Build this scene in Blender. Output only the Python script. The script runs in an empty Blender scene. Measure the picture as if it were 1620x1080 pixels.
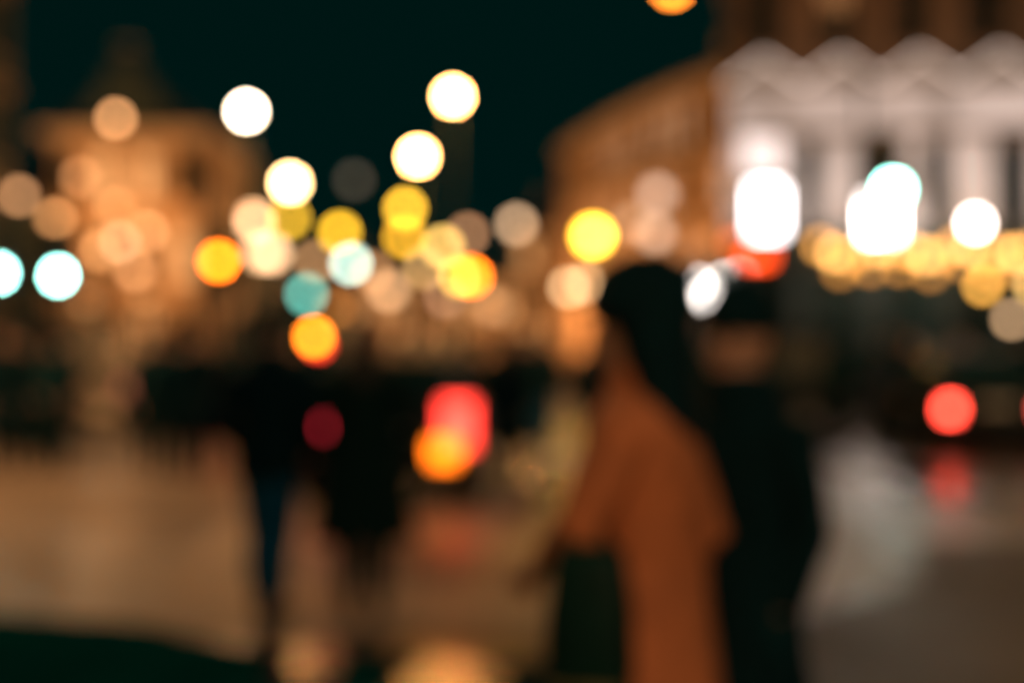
import bpy, bmesh, math, random
from mathutils import Vector, Matrix
from mathutils.bvhtree import BVHTree
random.seed(7)
scene=bpy.context.scene
COL=scene.collection
pi=math.pi

# ------------------------------------------------------------ materials
def pbr(name,col,rough=0.6,var=0.25,scale=6.0,bump=0.0,metal=0.0,col2=None,rvar=0.0,coat=0.0,spec=0.5):
    m=bpy.data.materials.new(name); m.use_nodes=True
    nt=m.node_tree; b=nt.nodes['Principled BSDF']
    b.inputs['Roughness'].default_value=rough
    b.inputs['Metallic'].default_value=metal
    b.inputs['Specular IOR Level'].default_value=spec
    if coat: b.inputs['Coat Weight'].default_value=coat
    tc=nt.nodes.new('ShaderNodeTexCoord')
    n=nt.nodes.new('ShaderNodeTexNoise'); n.inputs['Scale'].default_value=scale; n.inputs['Detail'].default_value=5
    nt.links.new(tc.outputs['Object'],n.inputs['Vector'])
    r=nt.nodes.new('ShaderNodeValToRGB')
    c2=col2 if col2 else tuple(min(1,c*(1+var)) for c in col)
    c1=col if col2 else tuple(c*(1-var) for c in col)
    r.color_ramp.elements[0].position=0.35; r.color_ramp.elements[1].position=0.65
    r.color_ramp.elements[0].color=(*c1,1); r.color_ramp.elements[1].color=(*c2,1)
    nt.links.new(n.outputs['Fac'],r.inputs['Fac']); nt.links.new(r.outputs['Color'],b.inputs['Base Color'])
    if rvar:
        mr=nt.nodes.new('ShaderNodeMapRange'); mr.inputs['From Min'].default_value=.35; mr.inputs['From Max'].default_value=.65
        mr.inputs['To Min'].default_value=max(.03,rough-rvar); mr.inputs['To Max'].default_value=rough+rvar
        n2=nt.nodes.new('ShaderNodeTexNoise'); n2.inputs['Scale'].default_value=scale*.35; n2.inputs['Detail'].default_value=3
        nt.links.new(tc.outputs['Object'],n2.inputs['Vector'])
        nt.links.new(n2.outputs['Fac'],mr.inputs['Value']); nt.links.new(mr.outputs['Result'],b.inputs['Roughness'])
    if bump:
        bp=nt.nodes.new('ShaderNodeBump'); bp.inputs['Strength'].default_value=bump; bp.inputs['Distance'].default_value=.02
        n3=nt.nodes.new('ShaderNodeTexNoise'); n3.inputs['Scale'].default_value=scale*8
        nt.links.new(tc.outputs['Object'],n3.inputs['Vector'])
        nt.links.new(n3.outputs['Fac'],bp.inputs['Height']); nt.links.new(bp.outputs['Normal'],b.inputs['Normal'])
    return m
_em={}
def emis(rgb):
    k=tuple(round(c,3) for c in rgb)
    if k in _em: return _em[k]
    m=bpy.data.materials.new('lit_glass'); m.use_nodes=True; nt=m.node_tree
    b=nt.nodes['Principled BSDF']; s=max(max(k),1e-4)
    b.inputs['Base Color'].default_value=(.5,.5,.5,1)
    b.inputs['Emission Color'].default_value=(k[0]/s,k[1]/s,k[2]/s,1); b.inputs['Emission Strength'].default_value=s
    _em[k]=m; return m
def noisy_glow(name,rgb,lo,hi,scale):
    m=bpy.data.materials.new(name); m.use_nodes=True; nt=m.node_tree
    b=nt.nodes['Principled BSDF']; b.inputs['Base Color'].default_value=(.5,.48,.46,1)
    b.inputs['Emission Color'].default_value=(*rgb,1)
    tc=nt.nodes.new('ShaderNodeTexCoord'); n=nt.nodes.new('ShaderNodeTexNoise'); n.inputs['Scale'].default_value=scale
    nt.links.new(tc.outputs['Object'],n.inputs['Vector'])
    mr=nt.nodes.new('ShaderNodeMapRange'); mr.inputs['From Min'].default_value=.35; mr.inputs['From Max'].default_value=.65
    mr.inputs['To Min'].default_value=lo; mr.inputs['To Max'].default_value=hi
    nt.links.new(n.outputs['Fac'],mr.inputs['Value']); nt.links.new(mr.outputs['Result'],b.inputs['Emission Strength'])
    return m

M_asphalt=pbr('wet_asphalt',(.034,.026,.017),.42,scale=1.2,col2=(.060,.044,.028),bump=.25,rvar=.10)
M_asphalt2=pbr('brown_asphalt',(.024,.024,.017),.62,scale=1.0,col2=(.052,.042,.025),bump=.3,rvar=.10,spec=.25)
M_road=pbr('damp_dark_asphalt',(.001,.026,.024),.9,scale=1.5,col2=(.002,.050,.046),bump=.3,rvar=.08,spec=.0)
M_puddle=pbr('puddle_water',(.02,.018,.012),.22,scale=2.0,bump=.25,rvar=.05)
M_wet=pbr('standing_water',(.02,.018,.014),.16,scale=2.0,bump=.42,rvar=.04)
M_wet2=pbr('rippled_water',(.03,.025,.02),.20,scale=2.0,bump=.75,rvar=.04)
def paving_mat():
    m=pbr('stone_paving',(.22,.165,.118),.52,scale=.55,col2=(.38,.285,.20),bump=.15,rvar=.12)
    nt=m.node_tree; b=nt.nodes['Principled BSDF']
    tc=[n for n in nt.nodes if n.type=='TEX_COORD'][0]
    br=nt.nodes.new('ShaderNodeTexBrick'); br.inputs['Scale'].default_value=1.6
    br.inputs['Color1'].default_value=(1,1,1,1); br.inputs['Color2'].default_value=(.82,.82,.82,1); br.inputs['Mortar'].default_value=(.35,.35,.35,1)
    br.inputs['Mortar Size'].default_value=.012
    nt.links.new(tc.outputs['Object'],br.inputs['Vector'])
    mx=nt.nodes.new('ShaderNodeMix'); mx.data_type='RGBA'; mx.blend_type='MULTIPLY'; mx.inputs['Factor'].default_value=1
    src=[l.from_socket for l in nt.links if l.to_socket==b.inputs['Base Color']][0]
    nt.links.new(src,mx.inputs['A']); nt.links.new(br.outputs['Color'],mx.inputs['B']); nt.links.new(mx.outputs['Result'],b.inputs['Base Color'])
    return m
M_paving=paving_mat()
M_kerb=pbr('granite_kerb',(.28,.27,.25),.5,bump=.2)
M_paint=pbr('road_paint',(.7,.7,.66),.5,var=.12,scale=9)
M_iron=pbr('dark_iron',(.008,.02,.02),.6,spec=.3)
M_stone=pbr('warm_stone',(.40,.25,.14),.8,scale=1.5,bump=.3)
M_stone2=pbr('brown_stone',(.24,.15,.09),.85,scale=1.5,bump=.3)
M_dkstone=pbr('dark_brick',(.030,.05,.046),.85,scale=2,bump=.3)  # very dark, slightly green wall colour
M_trim=pbr('pale_trim',(.45,.36,.27),.7,scale=3)
M_glass=pbr('window_glass',(.004,.02,.024),.15,var=.2)
M_glass2=pbr('shop_glass',(.001,.024,.026),.35,var=.2,spec=.2)
M_frame=pbr('window_frame',(.03,.05,.045),.5)
M_roof=pbr('slate_roof',(.03,.05,.05),.7,scale=5,bump=.3)
M_litwin=noisy_glow('lit_window',(1,.46,.16),.3,1.1,1.3)
M_litwin2=noisy_glow('lit_window_pale',(1,.62,.36),.4,1.1,1.5)
M_glowstone=noisy_glow('glowing_stone',(1,.76,.67),.20,.68,1.4)  # white floodlight on the stone piers, put in as emission
M_ped=noisy_glow('pediment_panel',(1,.72,.6),.03,.10,2.0)  # faint light on the pediments, also put in as emission
M_skin=pbr('skin',(.50,.27,.17),.5,var=.06)
M_lip=pbr('lips',(.35,.12,.10),.45)
M_eye=pbr('eye',(.02,.015,.012),.15)
M_hairb=pbr('brown_hair',(.030,.017,.010),.5,scale=40)
M_black=pbr('black_wool',(.001,.018,.022),.9,scale=30,spec=.15)
M_teal=pbr('dark_teal_cloth',(.001,.028,.034),.85,scale=30,spec=.15)
M_olive=pbr('dark_olive_coat',(.004,.022,.016),.85,scale=20,spec=.15)
M_grey=pbr('grey_cloth',(.006,.034,.038),.85,scale=20,spec=.15)
M_tan=pbr('camel_cloth',(.10,.07,.045),.85,scale=20)
M_orange=pbr('orange_coat',(.64,.19,.062),.8,var=.14,scale=9,bump=.3)
M_jean=pbr('blue_denim',(.003,.09,.17),.8,scale=30,spec=.15)
M_shoe=pbr('black_leather',(.006,.012,.012),.4)
M_bag=pbr('dark_green_bag',(.003,.026,.018),.6,scale=12,spec=.2)
M_bagtrim=pbr('olive_webbing',(.13,.10,.02),.6)
M_tyre=pbr('tyre_rubber',(.012,.012,.012),.8)
M_rim=pbr('alloy_rim',(.3,.3,.3),.5,metal=1)
M_plate=pbr('number_plate',(.6,.6,.55),.4)
def paint(n,c): return pbr(n,c,.6,var=.05,spec=.3)

# ------------------------------------------------------------ geometry builder
class Part:
    def __init__(s): s.v=[];s.f=[];s.m=[];s.mats=[]
    def mi(s,mat):
        if mat not in s.mats: s.mats.append(mat)
        return s.mats.index(mat)
class Group:
    def __init__(s,name): s.name=name; s.parts={}; s.T=Matrix.Identity(4); s.meshes=None
    def p(s,n): return s.parts.setdefault(n,Part())
    def add(s,part,mat,vs,fs):
        P=s.p(part); o=len(P.v); k=P.mi(mat)
        P.v+=[s.T@Vector(v) for v in vs]; P.f+=[tuple(i+o for i in f) for f in fs]; P.m+=[k]*len(fs)
    def box(s,part,mat,c,d):
        x,y,z=c; a,b,e=d[0]/2,d[1]/2,d[2]/2
        vs=[(x+i*a,y+j*b,z+k*e) for k in(-1,1) for j in(-1,1) for i in(-1,1)]
        s.add(part,mat,vs,[(0,2,3,1),(4,5,7,6),(0,1,5,4),(2,6,7,3),(0,4,6,2),(1,3,7,5)])
    def loft(s,part,mat,rings,caps=True):
        n=len(rings[0]); vs=[v for r in rings for v in r]; fs=[]
        for i in range(len(rings)-1):
            for j in range(n):
                a=i*n+j;b=i*n+(j+1)%n; fs.append((a,b,b+n,a+n))
        if caps: fs.append(tuple(range(n))[::-1]); fs.append(tuple((len(rings)-1)*n+j for j in range(n)))
        s.add(part,mat,vs,fs)
    def tube(s,part,mat,pts,rad,n=10,flat=1.0,ref=None):
        pts=[Vector(p) for p in pts]; rings=[]
        for i,p in enumerate(pts):
            t=(pts[min(i+1,len(pts)-1)]-pts[max(i-1,0)]).normalized()
            r0=Vector(ref) if ref else (Vector((1,0,0)) if abs(t.x)<.8 else Vector((0,1,0)))
            u=(r0-t*r0.dot(t)).normalized(); w=t.cross(u)
            r=rad[i] if isinstance(rad,(list,tuple)) else rad
            rings.append([p+u*r*math.cos(2*pi*k/n)+w*r*flat*math.sin(2*pi*k/n) for k in range(n)])
        s.loft(part,mat,rings)
    def ell(s,part,mat,c,r,n=12,m=8,R=None):
        if not isinstance(r,(tuple,list)): r=(r,r,r)
        c=Vector(c); vs=[];fs=[]
        for i in range(1,m):
            a=pi*i/m
            for j in range(n):
                b=2*pi*j/n; q=Vector((r[0]*math.sin(a)*math.cos(b),r[1]*math.sin(a)*math.sin(b),r[2]*math.cos(a)))
                if R: q=R@q
                vs.append(c+q)
        q1=Vector((0,0,r[2]));q2=-q1
        if R:q1=R@q1;q2=R@q2
        t=len(vs); vs+=[c+q1,c+q2]
        for i in range(m-2):
            for j in range(n):
                a=i*n+j;b=i*n+(j+1)%n; fs.append((a,a+n,b+n,b))
        for j in range(n):
            fs.append((t,j,(j+1)%n)); a=(m-2)*n; fs.append((t+1,a+(j+1)%n,a+j))
        s.add(part,mat,vs,fs)
    def cyl(s,part,mat,a,b,r,n=14,r2=None): s.tube(part,mat,[a,b],[r,r if r2 is None else r2],n)
    def build(s,smooth=()):
        s.meshes={}
        for pn,P in s.parts.items():
            me=bpy.data.meshes.new(pn); me.from_pydata(P.v,[],P.f); me.update()
            for m in P.mats: me.materials.append(m)
            me.polygons.foreach_set('material_index',P.m)
            bm=bmesh.new(); bm.from_mesh(me); bmesh.ops.recalc_face_normals(bm,faces=bm.faces); bm.to_mesh(me); bm.free()
            if smooth=='all' or pn in smooth: me.shade_smooth()
            s.meshes[pn]=me
        return s
    def place(s,loc=(0,0,0),rz=0,sc=1,name=None,bevel=0):
        if s.meshes is None: s.build()
        e=bpy.data.objects.new(name or s.name,None); COL.objects.link(e)
        e.empty_display_size=.3; e.location=loc; e.rotation_euler=(0,0,rz); e.scale=(sc,sc,sc)
        for pn,me in s.meshes.items():
            o=bpy.data.objects.new(pn,me); COL.objects.link(o); o.parent=e
            if bevel:
                b=o.modifiers.new('b','BEVEL'); b.width=bevel; b.segments=2; b.limit_method='ANGLE'
        return e

# ------------------------------------------------------------ people
def ering(cx,cy,z,rx,ry,n=20):
    return [Vector((cx+rx*math.cos(2*pi*k/n),cy+ry*math.sin(2*pi*k/n),z)) for k in range(n)]
def make_hand(g,w,d,palm,thumb,curl=.5):
    w=Vector(w);d=Vector(d).normalized();palm=Vector(palm); palm=(palm-d*palm.dot(d)).normalized(); s=d.cross(palm)
    if s.dot(Vector(thumb))<0: s=-s
    g.tube('b',M_skin,[w-d*.03,w+d*.01,w+d*.05,w+d*.09],[.022,.028,.039,.036],10,flat=.42,ref=s)
    for i,(off,L) in enumerate([(.028,.068),(.010,.078),(-.009,.072),(-.027,.056)]):
        b=w+d*.085+s*off; a=curl; q=b; pts=[b-d*.012,b]
        for k,f in enumerate((.45,.32,.25)):
            a2=a*(k+1)*.6; dr=d*math.cos(a2)+palm*math.sin(a2); q=q+dr*L*f; pts.append(q.copy())
        g.tube('b',M_skin,pts,[.0095,.0095,.009,.0085,.006],8)
    b=w+d*.025+s*.03
    g.tube('b',M_skin,[b-s*.012,b+s*.016+d*.022+palm*.006,b+s*.026+d*.048+palm*.014,b+s*.026+d*.068+palm*.02],[.013,.0115,.010,.007],8)
def person(name,coat=M_black,leg=M_teal,shoe=M_shoe,long=False,stride=0.0,arms='down',hat=None,hair='short',
           hairm=M_hairb,turn=0.0,lean=0.0,scarf=None,bag=False,vox=.010,hood=False,width=1.0,bulk=1.0,legw=1.0,stance=1.0):
    g=Group(name)
    for s in(-1,1):
        st=stride*s; q=stance
        hip=Vector((s*.088,0,.90)); kn=Vector((s*.095*q,-st*.5-.02,.49)); an=Vector((s*.095*q,-st*1.0+(.03 if st<0 else 0),.10+(.03 if st<-.1 else 0)))
        if not st: kn=Vector((s*.095*q,-.012,.49)); an=Vector((s*.1*q,.01,.10))
        g.tube('b',leg,[hip+Vector((0,0,.06)),hip,hip.lerp(kn,.5),kn,kn.lerp(an,.35)+Vector((0,.012,0)),an.lerp(kn,.12)],[a*w for a,w in zip([.09,.098,.082,.063,.06,.05],[1,1,legw,legw,legw,legw])],14)
        g.tube('b',shoe,[an+Vector((0,0,.08)),an+Vector((0,0,-.02))],[.043,.045],12)
        g.tube('b',shoe,[an+Vector((0,.065,-.055)),an+Vector((0,.04,-.045)),an+Vector((0,-.04,-.045)),an+Vector((s*.008,-.13,-.06)),an+Vector((s*.01,-.185,-.068))],[.025,.042,.044,.045,.025],12,flat=.8,ref=(1,0,0))
    W=width
    if long: R=[(.46,.25*W,.20),(.60,.235*W,.185),(.80,.215*W,.17),(.98,.19*W,.145),(1.10,.178*W,.135)]
    else: R=[(.80,.195*W,.14),(.86,.198*W,.145),(.98,.19*W,.142),(1.10,.18*W,.135)]
    R+=[(1.22,.19*W,.14),(1.33,.205*W,.138),(1.40,.195*W,.125),(1.45,.14*W,.105),(1.49,.085,.085),(1.535,.078,.082)]
    g.loft('b',coat,[ering(0,lean*(z-.9)*-1,z,a,b) for z,a,b in R])
    ly=lambda z:-lean*(z-.9)
    for s in(-1,1):
        sh=Vector((s*.18*W,ly(1.41),1.405)); mode=arms if isinstance(arms,str) else arms[0 if s<0 else 1]
        if mode=='down': el=Vector((s*.235*W,.03+stride*s*.2,1.13)); wr=Vector((s*.235*W,-.03+stride*s*.45,.88)); hd=Vector((0,-.15,-1))
        elif mode=='pocket': el=Vector((s*.255*W,.09,1.13)); wr=Vector((s*.20*W,-.08,.96)); hd=Vector((-s*.35,-.3,-.8))
        elif mode=='tight': el=Vector((s*.222*W,.04,1.13)); wr=Vector((s*.195*W,-.03,.93)); hd=Vector((-s*.75,-.1,-.8))
        elif mode=='crook': el=Vector((s*.235*W,-.10,1.19)); wr=Vector((s*.12*W,-.21,1.10)); hd=Vector((-s*.6,-.5,-.3))
        g.tube('b',coat,[sh+Vector((-s*.05,0,.01)),sh,sh.lerp(el,.5),el,el.lerp(wr,.5),wr],[.055,.072,.066,.058,.052,.044],14)
        make_hand(g,wr+hd.normalized()*.02,hd,(-s,0,0) if mode!='crook' else (0,.3,-1),(0,-1,0) if mode!='crook' else (0,-1,.4),.45 if mode=='down' else .9)
    g.tube('b',M_skin,[(0,ly(1.45),1.45),(0,ly(1.5)-.005,1.52),(0,ly(1.5)-.005,1.58)],[.06,.056,.055],14)
    T0=Matrix.Translation((0,ly(1.55),0))@Matrix.Rotation(turn,4,'Z'); g.T=T0
    H=[(1.508,.022,.026,-.058),(1.522,.040,.045,-.045),(1.548,.056,.066,-.024),(1.58,.066,.082,-.010),(1.615,.072,.090,-.004),(1.66,.076,.096,0),(1.70,.073,.091,.004),(1.732,.055,.070,.006),(1.75,.022,.03,.006)]
    g.loft('b',M_skin,[ering(0,c,z,a,b) for z,a,b,c in H])
    g.tube('b',M_skin,[(0,-.086,1.655),(0,-.102,1.625),(0,-.110,1.605)],[.009,.012,.015],8)
    for s in(-1,1):
        g.ell('b',M_skin,(s*.076,.008,1.628),(.012,.020,.032))
        g.ell('b',M_skin,(s*.036,-.078,1.60),(.022,.016,.018))
        g.ell('eyes',M_eye,(s*.031,-.0875,1.640),(.013,.008,.007),10,6)
        g.tube('eyes',hairm,[(s*.014,-.096,1.662),(s*.032,-.096,1.667),(s*.05,-.085,1.660)],[.004,.005,.003],6)
    g.tube('b',M_lip,[(-.024,-.078,1.570),(0,-.094,1.572),(.024,-.078,1.570)],[.006,.010,.006],8)
    B=bulk
    if hair=='short':
        g.loft('b',hairm,[ering(0,c,z,a,b) for z,a,b,c in[(1.58,.062,.05,.048),(1.63,.079,.066,.038),(1.67,.083,.088,.020),(1.71,.081,.100,.006),(1.745,.066,.084,.006),(1.768,.03,.045,.006)]])
    else:
        g.loft('b',hairm,[ering(0,c,z,a*B,b*B) for z,a,b,c in[(1.36,.07,.03,.10),(1.42,.095,.045,.085),(1.50,.098,.062,.062),(1.58,.096,.072,.044),(1.64,.094,.082,.030),(1.69,.088,.094,.014),(1.735,.072,.088,.008),(1.768,.03,.045,.006)]])
    if hat:
        g.loft('b',hat,[ering(0,c,z,a*B,b*B) for z,a,b,c in[(1.655,.090,.108,.004),(1.665,.096,.115,.004),(1.70,.096,.115,.004),(1.708,.092,.110,.004),(1.75,.086,.102,.010),(1.785,.066,.080,.014),(1.81,.028,.034,.016)]])
    g.T=Matrix.Identity(4)
    if hood or scarf:
        m=scarf or coat
        g.loft('b',m,[ering(0,ly(1.5)+.005,z,a,b) for z,a,b in[(1.44,.10,.10),(1.47,.118,.115),(1.51,.115,.112),(1.55,.098,.098)]])
    if bag:
        cx,cy=.275,-.065
        g.tube('bag_strap',M_bag,[(cx-.01,cy-.06,1.14),(cx-.03,cy-.05,1.22),(cx-.05,cy-.03,1.27),(cx-.03,cy+.01,1.22),(cx-.01,cy+.05,1.14)],.011,8)
        rr=[]
        for z,a,b in[(.80,.03,.07),(.815,.05,.085),(.90,.06,.095),(1.02,.056,.092),(1.12,.042,.08),(1.16,.03,.07)]:
            rr.append([Vector((cx+a*math.copysign(abs(math.cos(t))**.5,math.cos(t)),cy+b*math.copysign(abs(math.sin(t))**.5,math.sin(t)),z)) for t in[2*pi*k/20 for k in range(20)]])
        g.loft('bag',M_bag,rr)
        g.tube('bag_trim',M_bagtrim,[(cx+.058,cy-.08,.86),(cx+.064,cy,.86),(cx+.058,cy+.08,.86)],.014,8)
    P=g.parts.pop('b')
    me=bpy.data.meshes.new('src'); me.from_pydata(P.v,[],P.f); me.update()
    bm=bmesh.new(); bm.from_mesh(me); bmesh.ops.recalc_face_normals(bm,faces=bm.faces); bm.to_mesh(me); bm.free()
    bvh=BVHTree.FromPolygons([v.co for v in me.vertices],[tuple(p.vertices) for p in me.polygons])
    ob=bpy.data.objects.new('tmp',me); COL.objects.link(ob)
    rm=ob.modifiers.new('r','REMESH'); rm.mode='VOXEL'; rm.voxel_size=vox
    dg=bpy.context.evaluated_depsgraph_get(); dg.update()
    out=bpy.data.meshes.new_from_object(ob.evaluated_get(dg)); bpy.data.objects.remove(ob)
    out.materials.clear()
    for m in P.mats: out.materials.append(m)
    for p in out.polygons:
        r=bvh.find_nearest(p.center); p.material_index=P.m[r[2]] if r[2] is not None else 0
    bm=bmesh.new(); bm.from_mesh(out)
    bmesh.ops.smooth_vert(bm,verts=bm.verts,factor=.5,use_axis_x=True,use_axis_y=True,use_axis_z=True)
    from mathutils import noise
    for v in bm.verts:
        mi=v.link_faces[0].material_index if v.link_faces else 0
        if P.mats[mi] in (coat,leg):
            q=v.co; d=noise.noise(Vector((q.x*9,q.y*9,q.z*5)))*.010+noise.noise(q*22)*.003
            v.co=q+v.normal*d
    bm.to_mesh(out); bm.free(); out.shade_smooth(); out.name='body'
    g.build('all'); g.meshes['body']=out
    return g

woman=person('woman_in_orange_coat',coat=M_orange,leg=M_black,long=True,stride=.14,arms=('pocket','crook'),hat=M_black,hair='long',hairm=M_black,bag=True,vox=.0075,lean=.03,width=1.0,bulk=1.16)
man=person('man_in_dark_coat',coat=M_black,leg=M_teal,long=True,stride=.10,arms='tight',hat=M_black,hair='short',turn=-.1,scarf=M_black,vox=.0075,width=.86)
back_man=person('man_in_jeans',coat=M_black,leg=M_jean,stride=.03,arms='pocket',hair='short',hairm=M_black,vox=.010,legw=1.28,stance=.72,width=1.12)
back_woman=person('woman_in_long_coat',coat=M_olive,leg=M_teal,long=True,arms='pocket',hair='long',hood=True,vox=.010,width=1.25,legw=1.3,stance=.9)
PA=person('pedestrian',coat=M_teal,leg=M_black,arms='pocket',hat=M_black,stride=.12,vox=.012,legw=1.2)
PB=person('pedestrian',coat=M_black,leg=M_teal,long=True,arms='down',hair='long',stride=.08,vox=.012,legw=1.2)
PC=person('pedestrian',coat=M_grey,leg=M_jean,arms='down',stride=.22,hood=True,vox=.012,legw=1.2)
PD=person('pedestrian',coat=M_tan,leg=M_black,arms='pocket',hat=M_teal,long=True,vox=.012)
woman.place((.315,3.3,0),math.radians(-108),1.0)
man.place((.605,3.75,0),math.radians(-48),.98)
back_man.place((-1.40,8.2,0),math.radians(165),1.02)
back_woman.place((-.86,8.25,0),math.radians(190),.99)
crowd=[(PA,-7.3,20.5,10),(PB,-6.75,20,190),(PC,-6.5,20.6,160),(PD,-7.9,23,30),(PA,-4.0,16.6,200),(PB,-4.45,17.6,20),(PC,-3.62,19.4,140),
 (PB,-.05,15.8,175),(PA,-.5,18,10),(PC,-1.1,20,190),(PB,-1.7,22,170),(PD,-2.6,25,10),(PA,.9,15,200),(PC,.45,19.6,170),(PA,-4.7,25,180),
 (PB,5.9,21,20),(PA,5.55,24,160),(PC,7.1,26,200),(PB,4.6,25,170),(PD,8.6,27,10),(PB,-9.0,26,180),(PA,1.3,24,180),(PB,1.9,27,10),(PC,-3.3,27,190),(PB,0,29,180),(PA,3.3,28,15),(PC,-1.5,31,30),
 (PB,-6.15,18.3,200),(PA,-5.65,17.6,10),(PB,-6.45,18.0,30),(PB,-3.75,17.0,10),(PB,-7.6,21.5,150),(PB,-8.4,24,10),(PA,-4.95,21.6,0),(PB,-3.1,20.4,30),(PA,-2.2,19.6,170),(PB,.2,22,10),
 (PA,6.5,25,190),(PB,8.0,25.5,20),(PA,8.9,25,170),(PB,5.2,26,10),(PA,9.8,27,200)]
for g,x,y,r in crowd: g.place((x,y,0),math.radians(r),random.uniform(.94,1.03))

# ------------------------------------------------------------ ground
def sheet(name,mat,pts,z,thick=0):
    g=bpy.data.meshes.new(name)
    if thick:
        n=len(pts); vs=[(x,y,z-thick) for x,y in pts]+[(x,y,z) for x,y in pts]
        fs=[tuple(range(n,2*n))]+[(i,(i+1)%n,(i+1)%n+n,i+n) for i in range(n)]
    else: vs=[(x,y,z) for x,y in pts]; fs=[tuple(range(len(pts)))]
    g.from_pydata(vs,[],fs); g.update(); g.materials.append(mat)
    bm=bmesh.new(); bm.from_mesh(g); bmesh.ops.recalc_face_normals(bm,faces=bm.faces); bm.to_mesh(g); bm.free()
    o=bpy.data.objects.new(name,g); COL.objects.link(o); return o
sheet('ground',M_asphalt,[(-600,-300),(600,-300),(600,900),(-600,900)],0)
sheet('road',M_road,[(-40,-6),(1.0,-6),(1.0,6.9),(-1.4,7.4),(-2.6,8.5),(-40,9.2)],.004)
sheet('road',M_asphalt2,[(1.04,-6),(40,-6),(40,11.6),(3.3,11.4),(2.7,9.4),(1.04,7.5)],.004)
sheet('plaza_paving',M_paving,[(-40,9.0),(-3.2,8.4),(-1.7,7.9),(.9,7.6),(2.6,9.5),(3.0,12.5),(3.0,17.6),(-3.4,17.6),(-4.4,27),(-40,27)],.008)
def blob(cx,cy,rx,ry,n=26,s=1):
    return [(cx+rx*(1+.18*math.sin(3*t+s)+.08*math.sin(7*t+s))*math.cos(t),cy+ry*(1+.18*math.sin(2*t+s))*math.sin(t)) for t in[2*pi*k/n for k in range(n)]]
sheet('puddle',M_puddle,blob(-1.03,7.0,.18,.55),.012)
sheet('puddle',M_puddle,blob(-.30,6.75,.26,.5,s=2.3),.012)
sheet('puddle',M_puddle,blob(.65,16.0,.50,2.4,s=.7),.012)
sheet('puddle',M_wet2,blob(4.20,16.6,.30,3.4,s=1.7),.012)
sheet('puddle',M_wet,blob(4.85,15.4,.34,3.2,s=.4),.016)
sheet('pavement',M_paving,[(3.6,27.6),(60,27.6),(60,31),(3.6,31)],.12,.12)
sheet('kerb',M_kerb,[(3.45,27.45),(60,27.45),(60,27.595),(3.45,27.595)],.125,.125)
g=Group('road_markings')
for i in range(8): g.box('lane_dash',M_paint,(-3.2,30+i*7,.006),(.15,3,.004))
for i in range(6): g.box('crossing_bar',M_paint,(-2.4+i*1.0,20.5,.006),(.5,3,.004))
g.place()

# ------------------------------------------------------------ buildings
def facade(g,T,width,floors,bays,wall,glass_fn,fh=3.4,base=0,trim=M_trim,wr=.48,hr=.6,depth=.35):
    """wall with real openings; local x along the wall, -y outward"""
    g.T=T; bw=width/bays; ww=bw*wr; pw=bw-ww
    for f in range(floors):
        z0=base+f*fh; sill=z0+fh*.22; head=sill+fh*hr
        g.box('walls',wall,(width/2,depth/2,(z0+sill)/2),(width,depth,sill-z0))
        g.box('walls',wall,(width/2,depth/2,(head+z0+fh)/2),(width,depth,z0+fh-head))
        for b in range(bays+1):
            if b==0: x0,x1=0,pw/2
            elif b==bays: x0,x1=width-pw/2,width
            else: x0,x1=b*bw-pw/2,b*bw+pw/2
            g.box('walls',wall,((x0+x1)/2,depth/2,(sill+head)/2),(x1-x0,depth,head-sill))
        for b in range(bays):
            cx=(b+.5)*bw
            g.box('windows',glass_fn(f,b),(cx,depth*.75,(sill+head)/2),(ww,.04,head-sill))
            g.box('window_frames',M_frame,(cx,depth*.6,(sill+head)/2),(.07,.06,head-sill-.01))
            g.box('window_frames',M_frame,(cx,depth*.6,sill+(head-sill)*.68),(ww-.01,.05,.07))
            g.box('sills',trim,(cx,-.06,sill-.07),(ww+.3,.16,.10))
            g.box('sills',trim,(cx,-.045,head+.11),(ww+.34,.13,.16))
        g.box('cornice',trim,(width/2,-.07,z0+fh-.10),(width+.1,.18,.14))
    H=base+floors*fh
    g.box('cornice',trim,(width/2,-.02,H+.18),(width+.6,.75,.36))
    g.T=Matrix.Identity(4)
def TT(x,y,rz,z=0): return Matrix.Translation((x,y,z))@Matrix.Rotation(rz,4,'Z')
def win(p,lit=M_litwin):
    return lambda f,b: lit if random.random()<p else M_glass
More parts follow.
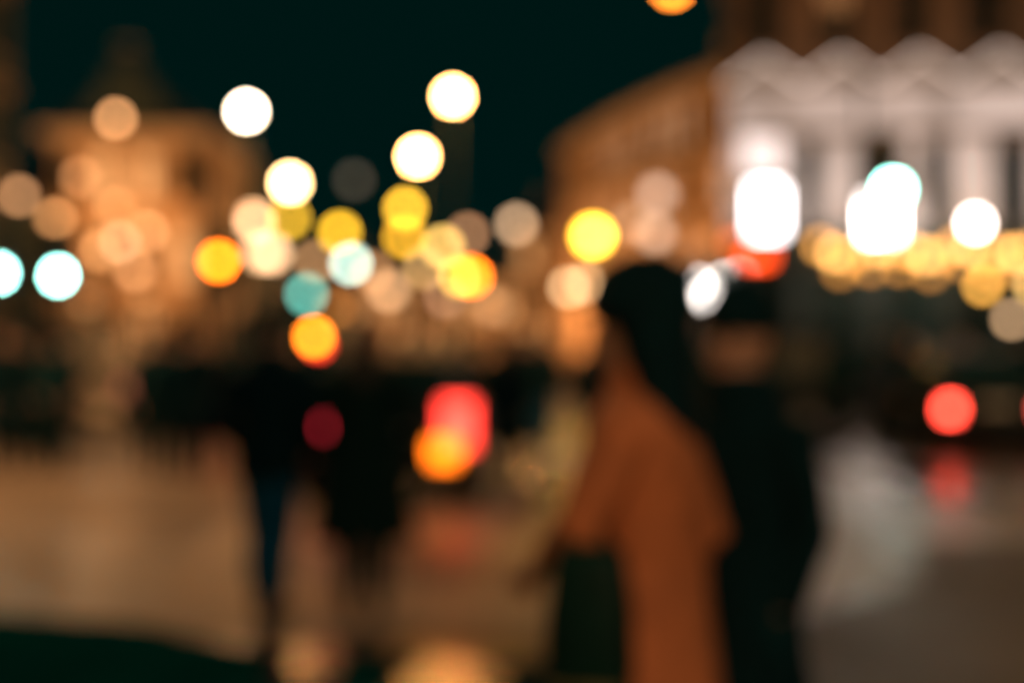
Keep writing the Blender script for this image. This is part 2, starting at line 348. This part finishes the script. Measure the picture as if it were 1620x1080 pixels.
def block(name,x,y,w,d,floors,bays,wall,p,roof='hip',rz=0,fh=3.4,lit=M_litwin,trim=M_trim):
    g=Group(name); H=floors*fh
    facade(g,TT(0,0,0),w,floors,bays,wall,win(p,lit),fh,trim=trim)
    sb=max(2,int(d/3))
    facade(g,TT(0,d,-pi/2),d,floors,sb,wall,win(p*.5,lit),fh,trim=trim)
    facade(g,TT(w,0,pi/2),d,floors,sb,wall,win(p*.5,lit),fh,trim=trim)
    g.box('walls',wall,(w/2,d,H/2),(w-.1,.3,H))
    g.box('door',M_frame,(w/2,.16,1.15),(1.3,.2,2.3))
    z=H+.36
    if roof=='hip':
        g.add('roof',M_roof,[(-.3,-.3,z),(w+.3,-.3,z),(w+.3,d+.3,z),(-.3,d+.3,z),(w*.2,d/2,z+2.6),(w*.8,d/2,z+2.6)],[(0,1,5,4),(1,2,5),(2,3,4,5),(3,0,4),(0,3,2,1)])
        g.box('chimney',wall,(w*.3,d/2,z+2.7),(.8,.8,1.6))
    elif roof=='gable':
        k=z
        for i in range(5):
            ww=w*(.60-.13*i)
            g.box('gable',M_roof if i==4 else M_dkstone,(w/2,.2,k+.35+i*.7),(ww,.4,.7))  # dim gable above the lit front, painted as darker brick
        g.box('gable_coping',trim,(w/2,.2,k+3.54),(w*.1+.1,.5,.08))
        g.add('roof',M_roof,[(-.3,.4,z),(w+.3,.4,z),(w+.3,d,z),(-.3,d,z),(w/2,.6,z+2.6),(w/2,d,z+2.6)],[(0,1,4),(1,2,5,4),(2,3,5),(3,0,4,5),(0,3,2,1)])
    elif roof=='flat':
        g.box('roof',M_roof,(w/2,d/2,z+.05),(w,d,.1))
    return g
def place(g,x,y,rz=0): return g.place((x,y,0),rz)
place(block('gabled_town_house',0,0,6.6,9,3,4,M_stone,.45,'gable',fh=3.4),-19.6,60)
place(block('town_house',0,0,9.5,9,2,4,M_dkstone,.12,'hip',trim=M_dkstone),-29.6,60)
place(block('town_house',0,0,5,10,3,3,M_dkstone,.15,'flat',trim=M_dkstone),-18.7,72)
place(block('town_house',0,0,7,10,2,4,M_stone2,.35,'hip',fh=3.0),-15.0,112)
place(block('town_house',0,0,8,10,2,5,M_stone2,.4,'hip',fh=3.0),-7.8,114)
place(block('town_house',0,0,7,10,3,4,M_stone2,.45,'hip'),.4,116)
place(block('town_house',0,0,9,10,2,4,M_dkstone,.3,'hip',fh=3.0),-24.5,113)
gb=block('corner_house',0,0,10,12,6,5,M_dkstone,.08,'flat',lit=M_litwin2,trim=M_stone2)
place(gb,-26.9,36)

# curved terrace receding on the right
g=Group('curved_terrace')
arc=[(3.9,110),(5.0,102),(6.4,94.5),(8.1,87),(10.1,80),(12.6,73.5),(15.6,67.5)]
for (x0,y0),(x1,y1) in zip(arc[:-1],arc[1:]):
    L=math.hypot(x1-x0,y1-y0); a=math.atan2(y1-y0,x1-x0)
    facade(g,TT(x0,y0,a),L,4,3,M_stone,win(.55,M_litwin2),4.0)
N=len(arc)
vs=[(x,y,16.4) for x,y in arc]+[(x+3,y+1.5,18.4) for x,y in arc]+[(x+14,y+4,16.4) for x,y in arc]
g.add('roof',M_roof,vs,[(i,i+1,N+i+1,N+i) for i in range(N-1)]+[(N+i,N+i+1,2*N+i+1,2*N+i) for i in range(N-1)])
g.add('end_wall',M_stone,[(3.9,110.2,0),(17,114,0),(17,114,16),(3.9,110.2,16)],[(0,1,2,3)])
g.place()

# grand department store on the right, floodlit look of its middle storeys is emission
g=Group('department_store')
X0=4.75; Y0=31.4; Wd=9.4
for i in range(7):
    x=i*1.567
    g.box('ground_floor_piers',M_dkstone,(min(max(x,.18),Wd-.18),.25,1.75),(.36,.5,3.5))
for i in range(6):
    x=(i+.5)*1.567
    g.box('shop_windows',M_glass2,(x,.40,1.7),(1.19,.05,3.0))
    g.box('window_frames',M_frame,(x,.32,1.7),(.06,.06,3.0)); g.box('window_frames',M_frame,(x,.32,2.5),(1.15,.05,.07))
    g.box('stall_riser',M_dkstone,(x,.3,.1),(1.16,.3,.2))
g.box('shop_fascia',M_frame,(Wd/2,.15,3.75),(Wd+.1,.7,.5))
ps=[(0.02,1.50),(2.05,.72),(3.50,.66),(4.80,.85),(6.50,.70),(8.15,.66)]
for x,w in ps:
    g.box('glowing_piers',M_glowstone,(x+w/2,.05,5.05),(w,.5,1.9))
g.box('walls',M_stone2,(Wd/2,.75,5.1),(Wd,.3,2.2))
for x,ww in((1.79,.50),(3.14,.70),(4.48,.62),(6.08,.80),(7.68,.90),(9.12,.5)):
    g.box('windows',M_glass2,(x,.40,5.0),(ww,.05,1.8)); g.box('window_frames',M_frame,(x,.35,5.0),(.05,.04,1.8))
g.box('glowing_entablature',M_glowstone,(Wd/2,0,6.6),(Wd-.1,.7,.85))
g.box('cornice',M_trim,(Wd/2,-.05,6.10),(Wd+.1,.85,.12)); g.box('cornice',M_trim,(Wd/2,-.05,7.10),(Wd+.2,.95,.12))
for i in range(6):
    cx=.80+i*1.65
    if cx>Wd-.3: continue
    g.add('pediments',M_ped,[(cx-.8,-.3,7.17),(cx+.8,-.3,7.17),(cx,-.3,7.70),(cx-.8,.2,7.17),(cx+.8,.2,7.17),(cx,.2,7.70)],[(0,1,2),(3,5,4),(0,2,5,3),(1,4,5,2),(0,3,4,1)])
    g.tube('pediment_light_strings',emis((1.7,1.3,1.1)),[(cx-.82,-.34,7.2),(cx,-.34,7.76),(cx+.82,-.34,7.2)],.035,6)
facade(g,TT(0,.5,0),Wd-1.4,3,5,M_stone2,win(0),4.2,base=7.17,wr=.4,trim=M_stone2)
facade(g,TT(0,9.5,-pi/2),9,5,3,M_stone2,win(.2),3.9,trim=M_stone2)
g.box('walls',M_stone2,(Wd/2,9.4,9.8),(Wd-.2,.2,19.6)); g.box('roof',M_roof,(Wd/2-.5,5,20.2),(Wd-1.2,9,.3))
g.T=TT(Wd-1.4,.5,pi/2); g.box('walls',M_stone2,(4.5,-.1,13.4),(9,.2,12.6)); g.T=Matrix.Identity(4)
g.place((X0,Y0,0),math.radians(-8.6))
block('office_building',0,0,16,10,2,6,M_dkstone,.1,'flat',trim=M_dkstone).place((14.6,33,0))
def signbox(x,y,z,w,h,rgb,watt=0):
    g=Group('illuminated_sign'); g.box('face',emis(rgb),(0,0,0),(w,.12,h)); g.box('frame',M_iron,(0,.1,0),(w+.08,.06,h+.08))
    g.cyl('bracket',M_iron,(0,.12,0),(0,max(.3,Y0-(x-X0)*.15-y+.1),0),.03); e=g.place((x,y,z),bevel=.02)
    if watt:
        l=bpy.data.lights.new('sign_light','AREA'); l.shape='RECTANGLE'; l.size=w; l.size_y=h; l.energy=watt; l.color=(1,.80,.70)
        o=bpy.data.objects.new('sign_light',l); COL.objects.link(o); o.parent=e; o.location=(0,-.12,0); o.rotation_euler=(math.radians(68),0,0)
signbox(5.45,30.4,4.40,.62,1.0,(11,10,10))
signbox(5.35,30.5,5.6,.85,.7,(1.5,1.2,1.12))
signbox(7.80,30.1,4.22,.68,.80,(10,9,8.6),watt=160)
signbox(5.05,29.2,3.35,.5,.24,(7,.45,.03))
signbox(4.62,29.2,3.62,.35,.16,(3.5,.5,.04))

# ------------------------------------------------------------ lamps
def lamp(x,y,z,r,rgb,name='street_lamp',arm=0,watt=0,col=(1,.50,.16)):
    g=Group(name)
    g.ell('globe',emis(rgb),(0,0,z),(r,r,r),12,8)
    g.tube('post',M_iron,[(arm,.0,0),(arm,0,.9),(arm,0,1.0),(arm,0,z-r-.1 if not arm else z+.3)],[.10,.09,.055,.04],10)
    g.tube('base',M_iron,[(arm,0,0),(arm,0,.12),(arm,0,.3)],[.17,.16,.1],12)
    if arm: g.tube('arm',M_iron,[(arm,0,z+.25),(arm*.5,0,z+.55),(0,0,z+.4),(0,0,z+r)],[.04,.03,.03,.03],8)
    else: g.tube('collar',M_iron,[(0,0,z-r-.14),(0,0,z-r*.85)],[.06,r*.55],12)
    g.tube('cap',M_iron,[(0,0,z+r*.88),(0,0,z+r*1.05),(0,0,z+r*1.3)],[r*.55,r*.4,.02],12)
    g.build(('globe','post')); e=g.place((x,y,0))
    if watt:
        l=bpy.data.lights.new('lamp_light','POINT'); l.energy=watt; l.color=col; l.shadow_soft_size=.12
        o=bpy.data.objects.new('lamp_light',l); COL.objects.link(o); o.parent=e; o.location=(0,-r-.45,z-.1)
    return e
WH=(130,56,17)
lamp(-1.4,33.75,7.4,.155,WH,watt=230,col=(1,.42,.08)); lamp(-2.98,45,7.44,.2,WH,watt=380,col=(1,.42,.08)); lamp(-6.3,33.75,7.05,.145,(75,58,42),watt=200)
lamp(-7.02,45,6.6,.2,(60,38,16),watt=300,col=(1,.42,.08)); lamp(1.92,33.75,4.1,.24,(19,9.6,.5),watt=420,col=(1,.50,.06))
for L in [
 (-5.07,67.5,7.9,.3,(16,8.6,.5)),(-6.8,90,8.2,.40,(14,6.9,.3)),(-10.56,67.5,7.45,.29,(14,7.8,.4)),(-10.9,90,8.5,.40,(14,7.6,.3)),
 (.28,90,9.0,.4,(5.6,3.5,2.0)),(-2.8,90,8.4,.36,(4.5,2.1,1.0)),(-4.4,90,7.6,.42,(11,6.6,1.5)),
 (-12.54,45,8.64,.16,(12,5.4,2.1)),(-15.6,45,6.2,.18,(6,2.8,1.2)),(-12.4,45,4.74,.17,(5.5,3.0,1.7)),
 (-8.2,45,5.4,.27,(11,6.0,3.0)),(-7.95,47,4.5,.26,(9,5.2,2.7)),(-11.85,67.5,5.8,.40,(7,4.0,1.9)),(-7.5,67.5,9.25,.28,(.35,.32,.25)),
 (1.8,45,3.3,.18,(8,5.2,2.6)),(2.35,45,3.42,.18,(6,4.0,2.0)),
 (-6.6,67.5,4.9,.33,(3.6,1.6,.6)),(-5.85,67.5,4.0,.33,(4.6,2.6,1.3)),(-8.4,67.5,3.1,.28,(2.6,.8,.1)),(-3.15,67.5,3.7,.3,(2.6,1.4,.8)),(-.9,67.5,3.25,.3,(1.6,.9,.45)),(-9.3,67.5,5.4,.3,(4.5,2.2,.9)),(-4.4,70,5.2,.33,(6,3.4,1.2)),
 (6.9,67.5,8.6,.42,(2.2,1.5,1.1)),(6.8,67.5,6.7,.42,(2.4,1.6,1.1)),(5.9,70,7.4,.4,(1.5,.9,.5)),
 (9.45,29,4.0,.13,(40,32,28)),
 (7.45,22.5,2.48,.085,(12,5.6,.9)),(7.9,22.5,1.95,.08,(7,4.2,2.2)),(8.25,22.5,2.5,.085,(10,6,1.8)),
 (-13.9,54,3.3,.2,(1.4,.6,.2)),(-16.2,54,3.1,.22,(.8,.4,.15)),(-18.3,57,6.5,.25,(4,1.7,.6)),(-17.3,57,8.2,.25,(3,1.2,.45)),(-15.9,57,7.0,.25,(3.4,1.4,.5)),
 (-18.0,57,4.6,.3,(4.2,2.0,.8)),(-14.6,57,6.0,.25,(3.2,1.4,.6)),(-16.6,57,5.2,.26,(3.0,1.2,.4)),(-15.1,57,4.4,.26,(3.4,1.5,.6)),
 ]: lamp(*L)
g=Group('market_kiosk')
g.box('counter',M_stone2,(0,0,.5),(2.2,1.2,1.0)); g.box('back',M_stone2,(0,.55,1.6),(2.2,.1,2.2))
for x in(-1.05,1.05):
    for y in(-.55,.5): g.box('posts',M_frame,(x,y,1.7),(.09,.09,1.4))
g.add('roof',M_roof,[(-1.35,-.85,2.65),(1.35,-.85,2.65),(1.35,.85,2.65),(-1.35,.85,2.65),(-1.0,0,3.5),(1.0,0,3.5)],[(0,1,5,4),(1,2,5),(2,3,4,5),(3,0,4),(0,3,2,1)])
for x,z,c in((-.62,2.60,(15,13,12)),(-.32,2.82,(15,13.5,12.5)),(.0,2.60,(14,12.5,11.5)),(.32,2.86,(12,11,10)),(.66,2.95,(7,5.5,5))):
    g.ell('lamps',emis(c),(x,-.95,z),.15); g.tube('lamp_stems',M_iron,[(x,-.95,z+.14),(x,-.93,3.25),(x,-.4,3.3)],.015,6)
g.place((4.35,32.3,0))
g=Group('festoon_lights')
pts=[]
for i in range(15):
    x=6.35+i*.31; z=3.58-.16*math.sin(pi*((i%5)/4.0))-.05*(i%3)
    pts.append((x,29.3,z+.16)); g.ell('bulbs',emis([(6,2.5,.45),(9,4.5,1.2),(4.6,1.8,.3)][i%3]),(x,29.3,z),.125,10,7)
    if i%2: g.ell('bulbs',emis((3.8,1.5,.25)),(x+.1,29.3,z-.35),.11,10,7); g.cyl('cable',M_iron,(x+.1,29.3,z-.25),(x+.1,29.3,z+.15),.008)
g.tube('cable',M_iron,pts,.012,6)
for x in(6.2,10.85): g.cyl('posts',M_iron,(x,29.3,.12),(x,29.3,3.8),.045)
g.place()
g=Group('hanging_street_lamp')
g.ell('globe',emis((22,5.5,.4)),(0,0,0),(.13,.13,.09)); g.tube('shade',M_iron,[(0,0,.03),(0,0,.12),(0,0,.2)],[.2,.15,.03],14)
g.tube('span_wire',M_iron,[(-14,0,1.6),(-6,0,.7),(0,0,.2),(6,0,.7),(12,0,1.6)],.012,6)
for x in(-14,12): g.tube('mast',M_iron,[(x,0,-6.55),(x,0,1.8)],[.12,.07])
g.place((2.25,20,6.55))
def offview_lamp(x,y,z,power,arm,col=(1,.50,.20),size=.25):  # unseen lamps outside the frame, added to light the ground and people
    lamp(x,y,z,.2,(24,12,4.5),arm=arm)
    l=bpy.data.lights.new('offview_fill','POINT'); l.energy=power; l.color=col; l.shadow_soft_size=size
    o=bpy.data.objects.new('offview_fill',l); COL.objects.link(o); o.location=(x,y,z-.35)
offview_lamp(-7.5,15.5,6.5,1750,-1.2)
offview_lamp(7.6,15.0,6.5,600,1.2,(1,.48,.17))
offview_lamp(1.2,-2.6,4.8,500,1.4,(1,.56,.27))  # added behind the camera to light the orange coat
def wl(x,y,z,p,col=(1,.43,.14),s=.4):
    l=bpy.data.lights.new('floodlight_beam','POINT'); l.energy=p; l.color=col; l.shadow_soft_size=s
    o=bpy.data.objects.new('floodlight_beam',l); COL.objects.link(o); o.location=(x,y,z)
    g=Group('floodlight'); g.box('housing',M_iron,(0,0,0),(.5,.3,.2)); g.cyl('stand',M_iron,(0,0,-z+.45+s*.3),(0,0,-.1),.05); g.place((x,y,z-.45-s*.3))
wl(-18.6,55.5,6,750); wl(-16.3,55.5,6,750); wl(-14.2,55.5,6,600)
wl(5.2,88,3,4500); wl(1.2,100,3,3800); wl(9.5,72.5,3,5500,(1,.42,.14))
wl(-.5,106,3,2000,(1,.45,.15)); wl(-11,104,3,700)
wl(7.0,28.4,10.2,80,(1,.40,.14)); wl(-.5,60,4,900,(1,.5,.2)); wl(-6,84,4,1200,(1,.5,.2))  # last two are unseen lights added to warm the far street

# ------------------------------------------------------------ traffic signals
def signal(x,y,z,rgb,which,r=.1,name='traffic_light'):
    g=Group(name); top=z+{'g':.30*2,'a':.30,'r':0}[which]
    g.box('housing',M_iron,(0,.14,top-.30),(.34,.24,1.0)); g.box('backboard',M_iron,(0,.27,top-.30),(.5,.02,1.16))
    for k,w in enumerate('rag'):
        zz=top-.30*k
        m=emis(rgb) if w==which else M_glass
        rr=r if w==which else .1
        g.tube('lenses',m,[(0,.01,zz),(0,-.015,zz),(0,-.03,zz)],[rr,rr,rr*.7],16)
        g.tube('visors',M_iron,[(0,.02,zz+.115),(0,-.16,zz+.125)],[.05,.05],10,flat=.25)
    g.tube('pole',M_iron,[(0,.34,0),(0,.34,top+.4)],[.07,.055]); g.box('bracket',M_iron,(0,.30,top-.5),(.08,.06,.06))
    g.place((x,y,0))
signal(-7.18,22.5,2.64,(24,66,56),'g',.085); signal(-8.12,22.5,2.68,(24,66,56),'g',.085)
signal(6.03,22.5,4.0,(20,60,48),'g',.14)
signal(-5.1,45,4.06,(9,13,11),'g',.19); signal(-6.5,45,3.1,(1.3,6,4.8),'g',.19)
signal(-4.64,22.5,2.87,(50,7.6,.2),'a',.1)
signal(-1.3,45,3.66,(46,7.2,.2),'a',.2); signal(-1.78,46,3.7,(15,9,1.4),'a',.2)

# ------------------------------------------------------------ vehicles
def rrect(y,hw,z0,z1,taper=.0):
    r=.10; pts=[]
    for sx,sz,a0 in((1,-1,-pi/2),(1,1,0),(-1,1,pi/2),(-1,-1,pi)):
        for k in range(4):
            a=a0+k*pi/6; h=hw-(taper if sz>0 else 0)
            pts.append(Vector((sx*(h-r)+r*math.cos(a),y,(z1-r if sz>0 else z0+r)+r*math.sin(a))))
    return pts
def car(name,pmat,lr=None,ll=None,amb=None,tall=False,front=None,size=(.22,.28),tz=.80):
    g=Group(name); k=.35 if tall else 0
    S=[(-2.2,.76,.36,.86),(-2.12,.85,.28,.98),(-1.6,.89,.24,1.0),(0,.9,.22,.97),(1.0,.9,.22,.95),(1.8,.86,.25,.82),(2.15,.74,.33,.68)]
    g.loft('body',pmat,[rrect(y,h,a,b) for y,h,a,b in S])
    G=[(-2.0,.74,.92,1.12+k,.06),(-1.7,.76,.92,1.40+k,.14),(-.9,.77,.92,1.47+k,.14),(.1,.77,.92,1.46+k,.14),(.6,.76,.92,1.30+k*.8,.14),(1.15,.74,.9,1.12,.05)]
    g.loft('windows',M_glass2,[rrect(*t) for t in G])
    g.loft('roof',pmat,[rrect(y,h-.13,zt-.20,zt+.03) for y,h,z,zt,t in G[1:4]])
    for s in(-1,1):
        for y0,z0,y1,z1 in((-1.98,1.0,-1.66,1.40+k),(-.5,1.0,-.55,1.45+k),(1.12,1.0,.25,1.44+k)):
            g.tube('pillars',pmat,[(s*.765,y0,z0),(s*.645,y1,z1)],.04,8)
        for y in(-1.35,1.35):
            g.cyl('tyres',M_tyre,(s*.70,y,.32),(s*.91,y,.32),.32,24); g.cyl('rims',M_rim,(s*.80,y,.32),(s*.922,y,.32),.20,16)
        g.ell('mirrors',pmat,(s*1.0,.75,1.02),(.09,.05,.07)); g.cyl('exhaust',M_rim,(.55,-2.22,.30),(.55,-2.0,.30),.04)
        c=lr if s>0 else ll
        g.box('tail_lamps',emis(c) if c else M_lip,(s*.68,-2.17,tz),(size[0],.14,size[1]))
        if amb and s>0: g.box('indicator',emis(amb),(.55,-2.19,.53),(.26,.14,.24))
        g.box('headlamps',emis(front) if front else M_plate,(s*.62,2.10,.66),(.26,.12,.13))
    g.box('bumper',M_tyre,(0,-2.2,.40),(1.5,.12,.16)); g.box('bumper',M_tyre,(0,2.13,.36),(1.4,.12,.14)); g.box('number_plate',M_plate,(0,-2.24,.70),(.5,.03,.11))
    g.build(('tyres','mirrors')); return g
car('hatchback_car',paint('dark_blue_paint',(.003,.02,.025)),lr=(6,.24,.16),ll=(2.6,.05,.14),amb=(7,1.2,.02),size=(.30,.46)).place((-1.20,15.8,0),bevel=.02)
car('parked_car',paint('black_paint',(.004,.014,.014)),lr=(6,.5,.4),ll=(22,1.2,.7),size=(.19,.19),tz=.65).place((6.84,22.2,0),bevel=.02)
car('sedan_car',paint('grey_paint',(.008,.03,.03)),lr=(6.5,.14,.16),ll=(.3,.02,.02),size=(.30,.26),tz=.84).place((-5.60,25.5,0),bevel=.02)
car('people_carrier',paint('green_black_paint',(.003,.014,.014)),tall=True).place((3.6,24.8,0),math.radians(90))
def van(x,y,lit):
    g=Group('delivery_van'); p=paint('dark_van_paint',(.004,.022,.022))
    g.loft('body',p,[rrect(y,h,a,b,t) for y,h,a,b,t in((-2.5,.88,.35,1.95,.08),(-2.4,.95,.28,2.05,.1),(1.0,.95,.28,2.05,.1),(1.5,.95,.28,1.9,.12),(2.1,.92,.28,1.25,.05),(2.5,.82,.36,1.0,.02))])
    g.box('rear_windows',M_glass2,(-.42,-2.47,1.4),(.62,.08,.5)); g.box('rear_windows',M_glass2,(.42,-2.47,1.4),(.62,.08,.5))
    for s in(-1,1):
        g.box('side_windows',M_glass2,(s*.91,1.0,1.45),(.04,.9,.45)); g.box('tail_lamps',M_lip,(s*.84,-2.46,.95),(.14,.12,.4))
        for yy in(-1.5,1.5): g.cyl('tyres',M_tyre,(s*.72,yy,.34),(s*.965,yy,.34),.34,20); g.cyl('rims',M_rim,(s*.8,yy,.34),(s*.975,yy,.34),.2,14)
    g.box('number_plate',M_plate,(0,-2.52,.62),(.5,.03,.11)); g.box('bumper',M_tyre,(0,-2.52,.42),(1.7,.12,.18))
    if lit: g.ell('repeater_lamp',emis((34,7,.2)),(.5,-2.53,1.67),(.1,.06,.1)); g.ell('brake_lamp',emis((12,.4,.2)),(.56,-2.52,1.55),(.09,.05,.07))
    g.build(('tyres',)); g.place((x,y,0),bevel=.02)
van(-3.64,25.1,True); van(-9.3,29.5,False)

# ------------------------------------------------------------ sky and added teal fill
w=bpy.data.worlds.new('World'); scene.world=w; w.use_nodes=True; nt=w.node_tree
bg=nt.nodes['Background']; sky=nt.nodes.new('ShaderNodeTexSky'); sky.sky_type='NISHITA'; sky.sun_disc=False
sky.sun_elevation=math.radians(-4); sky.sun_rotation=math.radians(200)
mx=nt.nodes.new('ShaderNodeMix'); mx.data_type='RGBA'; mx.inputs['Factor'].default_value=.985
nt.links.new(sky.outputs['Color'],mx.inputs['A']); mx.inputs['B'].default_value=(.001,.080,.068,1)
nt.links.new(mx.outputs['Result'],bg.inputs['Color']); bg.inputs['Strength'].default_value=.1
l=bpy.data.lights.new('teal_fill_sun','SUN'); l.energy=.12; l.angle=.01; l.color=(.05,.9,1)  # weak teal sun added as fill, with no moon behind it
o=bpy.data.objects.new('teal_fill_sun',l); COL.objects.link(o); o.rotation_euler=(math.radians(40),0,math.radians(30))

# ------------------------------------------------------------ camera
cam=bpy.data.cameras.new('camera'); co=bpy.data.objects.new('camera',cam); COL.objects.link(co)
co.location=(0,0,1.6); co.rotation_euler=(pi/2,0,0); cam.lens=50; cam.sensor_width=36; cam.clip_end=2000
cam.dof.use_dof=True; cam.dof.focus_distance=.72; cam.dof.aperture_fstop=2.2
scene.camera=co
scene.view_settings.view_transform='Standard'; scene.view_settings.look='None'; scene.view_settings.exposure=0
